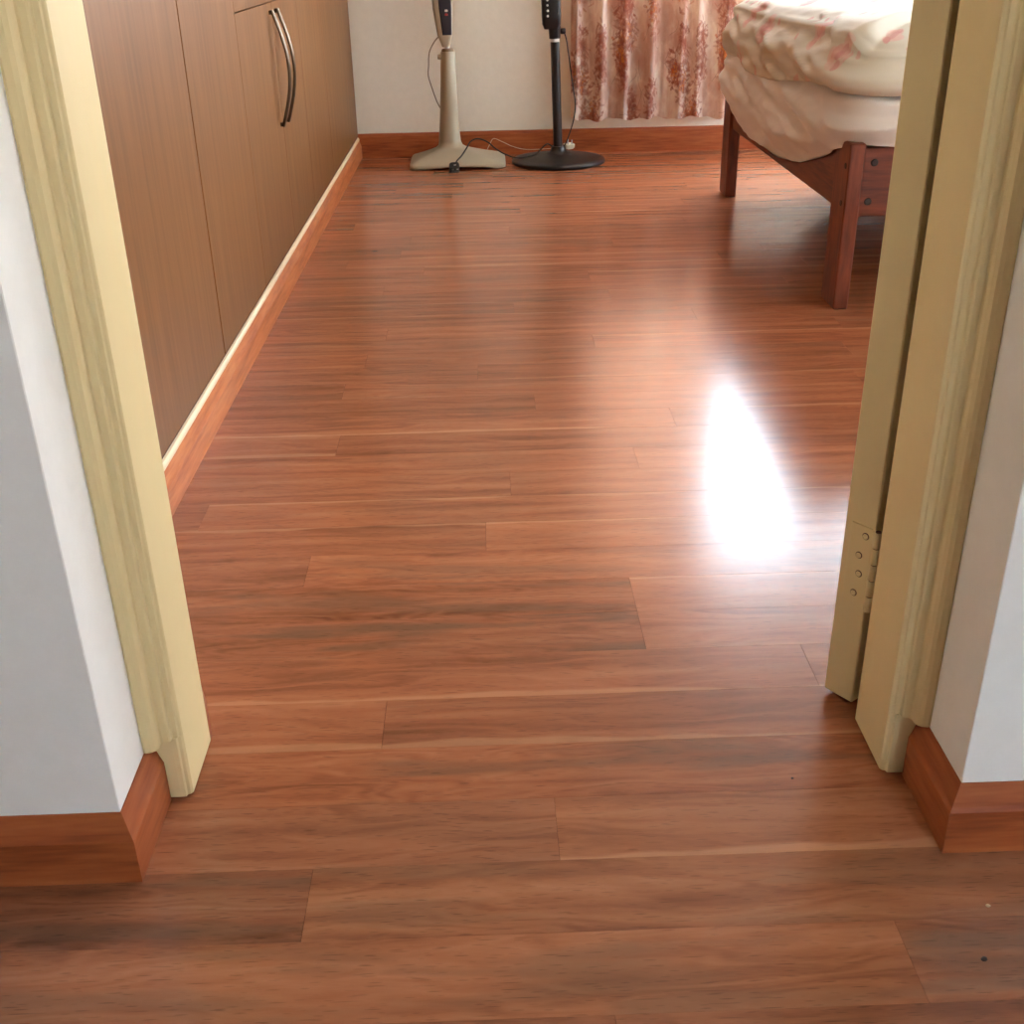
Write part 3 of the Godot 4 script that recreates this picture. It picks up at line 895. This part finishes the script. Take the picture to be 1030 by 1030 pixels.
func make_beige_fan() -> void:
	var o := base("pedestal_fan", Vector3(-0.148, 0, -5.735))
	tag(o, "beige pedestal fan with wedge shaped base and thick tapered column", "fan")
	# base: a low wedge with a flat rim, arched along its lower front edge, rising into the column
	var n := 64
	var specs := [[0.0, 0.0, 0.222, 0.136, 7.0], [0.0, 0.004, 0.231, 0.145, 7.0], [0.0, 0.020, 0.231, 0.145, 7.0], [0.0, 0.027, 0.225, 0.139, 7.0], [0.0, 0.047, 0.165, 0.108, 6.0], [0.0, 0.066, 0.112, 0.084, 4.0], [0.0, 0.080, 0.076, 0.064, 3.0], [0.0, 0.092, 0.060, 0.054, 2.4], [0.0, 0.110, 0.0535, 0.050, 2.2]]
	var rings := []
	for s in specs:
		var grow: float = clampf((s[2] - 0.05) / 0.18, 0, 1)
		var rg := ring(0.036 * grow, s[1], 0.012 * grow, s[2], s[3], s[4], n)
		for k in n:
			var p := rg[k]
			# the wedge stands higher at the back than at the front, and its front edge is arched
			p.y += 0.014 * clampf((s[1] - 0.01) * 60.0, 0, 1) * clampf(-p.z / 0.14, -0.2, 1) * grow
			if s[1] < 0.01 and p.z > 0.08: p.y += 0.013 * clampf(1.0 - pow(absf(p.x - 0.05) / 0.17, 2.5), 0, 1)
			rg[k] = p
		rings.append(rg)
	var st := st_new(); loft(st, rings)
	obj("base", st, M.beige, o)
	st = st_new(); loft(st, [ring(0, 0.108, 0, 0.0535, 0.050, 2.2, 32), ring(0.000, 0.2, 0, 0.0455, 0.044), ring(0.004, 0.36, 0, 0.038, 0.038), ring(0.008, 0.512, 0, 0.0335, 0.034), ring(0.008, 0.516, 0, 0.032, 0.0325)])
	obj("column", st, M.beige, o)
	st = st_new(); loft(st, [ring(0.008, 0.514, 0, 0.030, 0.030), ring(0.008, 0.522, 0, 0.030, 0.030), ring(0.008, 0.528, 0, 0.026, 0.026)])
	obj("collar", st, M.beige_dark, o)
	st = st_new(); loft(st, [ring(0.006, 0.522, 0, 0.012, 0.012), ring(0.004, 0.60, 0, 0.012, 0.012)])
	obj("inner_tube", st, M.steel, o)
	st = st_new(); lathe(st, [[0.011, 0.0], [0.012, 0.004], [0.012, 0.014], [0.009, 0.018]], 16)
	var kn := obj("knob", st, M.beige, o)
	kn.position = Vector3(-0.024, 0.492, 0.004); kn.rotation = Vector3(0, 0, PI / 2)
	# control box
	var hd := st_new()
	loft(hd, [ring(0.000, 0.535, 0.0, 0.018, 0.018, 3.0), ring(-0.001, 0.555, 0.0, 0.024, 0.026, 3.2), ring(-0.003, 0.585, 0.002, 0.0345, 0.032, 4.0), ring(-0.008, 0.70, 0.004, 0.046, 0.036, 4.5), ring(-0.012, 0.86, 0.004, 0.052, 0.038, 4.5), ring(-0.012, 0.90, 0.0, 0.044, 0.034, 4.0), ring(-0.010, 1.02, -0.01, 0.03, 0.03, 3.0)])
	var box := obj("control_box", hd, M.beige, o)
	var ps := st_new()
	loft(ps, [ring(0.008, 0.588, 0.0305, 0.0215, 0.0065, 4.0), ring(0.004, 0.70, 0.036, 0.0285, 0.0075, 5.0), ring(0.000, 0.86, 0.038, 0.033, 0.0075, 5.0)])
	obj("control_panel", ps, M.panel, box)
	for q in [[0.676, M.red], [0.692, M.pale]]:
		var bs := st_new(); bx(bs, Vector3(0.0015, q[0] - 0.005, 0.041), Vector3(0.0155, q[0] + 0.005, 0.0458), 0.0015)
		obj("button", bs, q[1], box)
	# the cord that loops from the box to the column
	var cs := st_new()
	tube(cs, curve([Vector3(-0.026, 0.585, 0.0), Vector3(-0.052, 0.560, 0.010), Vector3(-0.078, 0.515, 0.016), Vector3(-0.085, 0.455, 0.018), Vector3(-0.088, 0.41, 0.018), Vector3(-0.072, 0.35, 0.014), Vector3(-0.054, 0.295, 0.008), Vector3(-0.038, 0.262, 0.0)]), 0.0028)
	obj("cord", cs, M.beige_dark, o)
	# thin pale mains lead to the plug that lies on the black fan's base
	cs = st_new()
	tube(cs, curve([Vector3(0.17, 0.026, -0.125), Vector3(0.195, 0.065, -0.175), Vector3(0.215, 0.088, -0.19), Vector3(0.26, 0.072, -0.18), Vector3(0.31, 0.052, -0.160), Vector3(0.37, 0.042, -0.130), Vector3(0.46, 0.048, -0.09), Vector3(0.53, 0.057, -0.06), Vector3(0.566, 0.066, -0.052)]), 0.0012, 6)
	var lead := obj("mains_lead", cs, M.cream_plastic, o)
	lead.set_meta("label", "thin pale mains lead with cream plug")
	plug(lead, Vector3(0.582, 0.066, -0.05), M.cream_plastic, M.steel, Vector3(0.1, 0.5, 0.05))
	fan_head(o, 1.16, 0.0, M.beige, M.pale)

func make_black_fan() -> void:
	var o := base("pedestal_fan", Vector3(0.378, 0, -5.722))
	tag(o, "black pedestal fan with round base and thin straight pole", "fan")
	var st := st_new()
	lathe(st, [[0.220, 0.0], [0.226, 0.004], [0.227, 0.014], [0.222, 0.020], [0.19, 0.026], [0.13, 0.034], [0.07, 0.043], [0.042, 0.052], [0.036, 0.066], [0.033, 0.078]], 72)
	obj("base", st, M.black, o)
	var tilt := deg_to_rad(1.7)
	var t := Node3D.new(); t.rotation.z = tilt
	var up := []
	st = st_new(); lathe(st, [[0.0215, 0.05], [0.0215, 0.548]], 28); up.append(obj("pole", st, M.black, o))
	st = st_new(); lathe(st, [[0.0225, 0.548], [0.0225, 0.562]], 28); up.append(obj("collar", st, M.pale, o))
	st = st_new(); loft(st, [ring(0, 0.562, 0, 0.026, 0.026), ring(0.0, 0.615, 0, 0.029, 0.03, 3.0)]); up.append(obj("sleeve", st, M.black, o))
	st = st_new(); lathe(st, [[0.010, 0.0], [0.013, 0.003], [0.013, 0.02], [0.010, 0.024]], 16)
	var kn := obj("knob", st, M.black, o); kn.position = Vector3(0.027, 0.592, 0); kn.rotation = Vector3(0, 0, -PI / 2); up.append(kn)
	st = st_new()
	loft(st, [ring(-0.014, 0.605, 0.004, 0.034, 0.028, 4.0), ring(-0.014, 0.625, 0.006, 0.0425, 0.034, 4.5), ring(-0.014, 0.66, 0.006, 0.044, 0.036, 5.0), ring(-0.014, 0.88, 0.006, 0.046, 0.036, 5.0), ring(-0.01, 0.93, 0.0, 0.036, 0.03, 4.0), ring(-0.006, 1.05, -0.01, 0.03, 0.03, 3.0)])
	var box := obj("control_box", st, M.black, o); up.append(box)
	for k in 6:
		var bs := st_new(); lathe(bs, [[0.0052, 0.0], [0.0052, 0.003], [0.004, 0.0045]], 14)
		var bo := obj("button", bs, M.pale, box)
		bo.position = Vector3(-0.032, 0.662 + 0.0225 * k, 0.0405); bo.rotation = Vector3(PI / 2, 0, 0)
	for p in up: p.transform = Transform3D(Basis(Vector3(0, 0, 1), tilt), Vector3.ZERO) * p.transform
	t.free()
	# cord from the control box down to the base
	var cs := st_new()
	tube(cs, curve([Vector3(0.022, 0.60, 0.0), Vector3(0.036, 0.56, 0.01), Vector3(0.046, 0.50, 0.012), Vector3(0.058, 0.42, 0.014), Vector3(0.070, 0.34, 0.016), Vector3(0.080, 0.27, 0.018), Vector3(0.074, 0.21, 0.018), Vector3(0.058, 0.15, 0.012), Vector3(0.040, 0.10, 0.004), Vector3(0.028, 0.075, 0.0)]), 0.0030)
	obj("cord", cs, M.cord, o)
	# mains lead that runs across the beige fan's base and ends in a black plug on the floor
	cs = st_new()
	tube(cs, curve([Vector3(-0.030, 0.075, 0.0), Vector3(-0.055, 0.090, 0.010), Vector3(-0.085, 0.070, 0.025), Vector3(-0.120, 0.045, 0.045), Vector3(-0.20, 0.034, 0.050), Vector3(-0.26, 0.052, 0.045), Vector3(-0.305, 0.078, 0.040), Vector3(-0.345, 0.110, 0.035), Vector3(-0.39, 0.125, 0.030), Vector3(-0.425, 0.115, 0.040), Vector3(-0.445, 0.090, 0.070), Vector3(-0.470, 0.062, 0.110), Vector3(-0.492, 0.045, 0.145), Vector3(-0.502, 0.030, 0.168)]), 0.0036)
	var lead := obj("mains_lead", cs, M.cord, o)
	lead.set_meta("label", "black mains lead with black plug")
	plug(lead, Vector3(-0.506, 0.019, 0.182), M.cord, M.steel, Vector3(1.35, 0.2, 0))
	fan_head(o, 1.20, 0.0, M.black, M.black, tilt)

func make_specks() -> void:
	var r := RandomNumberGenerator.new(); r.seed = 4
	for q in [[0.553, -0.937, 0.0028, 0.0022, M.crumb, "crumb", "tiny pale crumb on the floor near the right baseboard"], [0.519, -0.863, 0.0040, 0.0012, M.dirt, "dirt_speck", "dark round speck on the floor at the lower right edge"], [0.386, -1.166, 0.0022, 0.0014, M.dirt, "dirt_speck", "tiny dark speck on the floor beside the right door jamb"]]:
		var st := st_new()
		var rings := []
		var wob := []
		for k in 12: wob.append(r.randf_range(0.75, 1.2))
		for s in [[0.8, 0.0], [1.0, 0.35], [0.75, 0.8], [0.3, 1.0]]:
			var rg := ring(0, s[1] * q[3], 0, q[2] * s[0], q[2] * s[0] * 0.8, 2.0, 12)
			for k in 12: rg[k] = Vector3(rg[k].x * wob[k], rg[k].y, rg[k].z * wob[k])
			rings.append(rg)
		loft(st, rings)
		var o := obj(q[5], st, q[4])
		o.position = Vector3(q[0], 0.0, q[1])
		tag(o, q[6], "crumb" if q[5] == "crumb" else "dirt")

# ---------------------------------------------------------------- scene
func _ready() -> void:
	# camera: one metre above the floor in the hall, tilted down through the doorway
	var pitch := 0.470542
	var yaw := 0.0200925
	var roll := -0.020995
	var fwd := Vector3(sin(yaw) * cos(pitch), -sin(pitch), -cos(yaw) * cos(pitch))
	var right := Vector3(cos(yaw), 0, sin(yaw))
	var up := right.cross(fwd)
	var cam := Camera3D.new()
	cam.name = "camera"
	cam.transform = Transform3D(Basis(right * cos(roll) + up * sin(roll), up * cos(roll) - right * sin(roll), -fwd), Vector3(0, 1, 0))
	cam.fov = rad_to_deg(2.0 * atan(515.0 / 1142.7))
	cam.near = 0.05; cam.far = 100.0
	add_child(cam)
	cam.current = true
	# an overcast sky is all the light there is; it enters by the two windows
	var env := Environment.new()
	var sm := ProceduralSkyMaterial.new()
	sm.sky_top_color = Color(0.86, 0.93, 1.0); sm.sky_horizon_color = Color(0.975, 0.98, 0.975)
	sm.ground_bottom_color = Color(0.45, 0.44, 0.41); sm.ground_horizon_color = Color(0.56, 0.55, 0.52)
	sm.sky_energy_multiplier = 1.0; sm.ground_energy_multiplier = 1.0
	var sky := Sky.new(); sky.sky_material = sm
	env.background_mode = Environment.BG_SKY
	env.sky = sky
	env.background_energy_multiplier = 25.0
	env.tonemap_mode = Environment.TONE_MAPPER_LINEAR
	env.tonemap_exposure = 1.72
	env.sdfgi_enabled = true; env.ssao_enabled = true; env.ssil_enabled = true
	var we := WorldEnvironment.new()
	we.name = "world_environment"
	we.environment = env
	add_child(we)

	make_materials()
	make_walls()
	make_floor()
	make_skirtings()
	make_door()
	make_wardrobes()
	make_bed()
	make_added_cupboard()
	make_curtain()
	make_beige_fan()
	make_black_fan()
	make_specks()
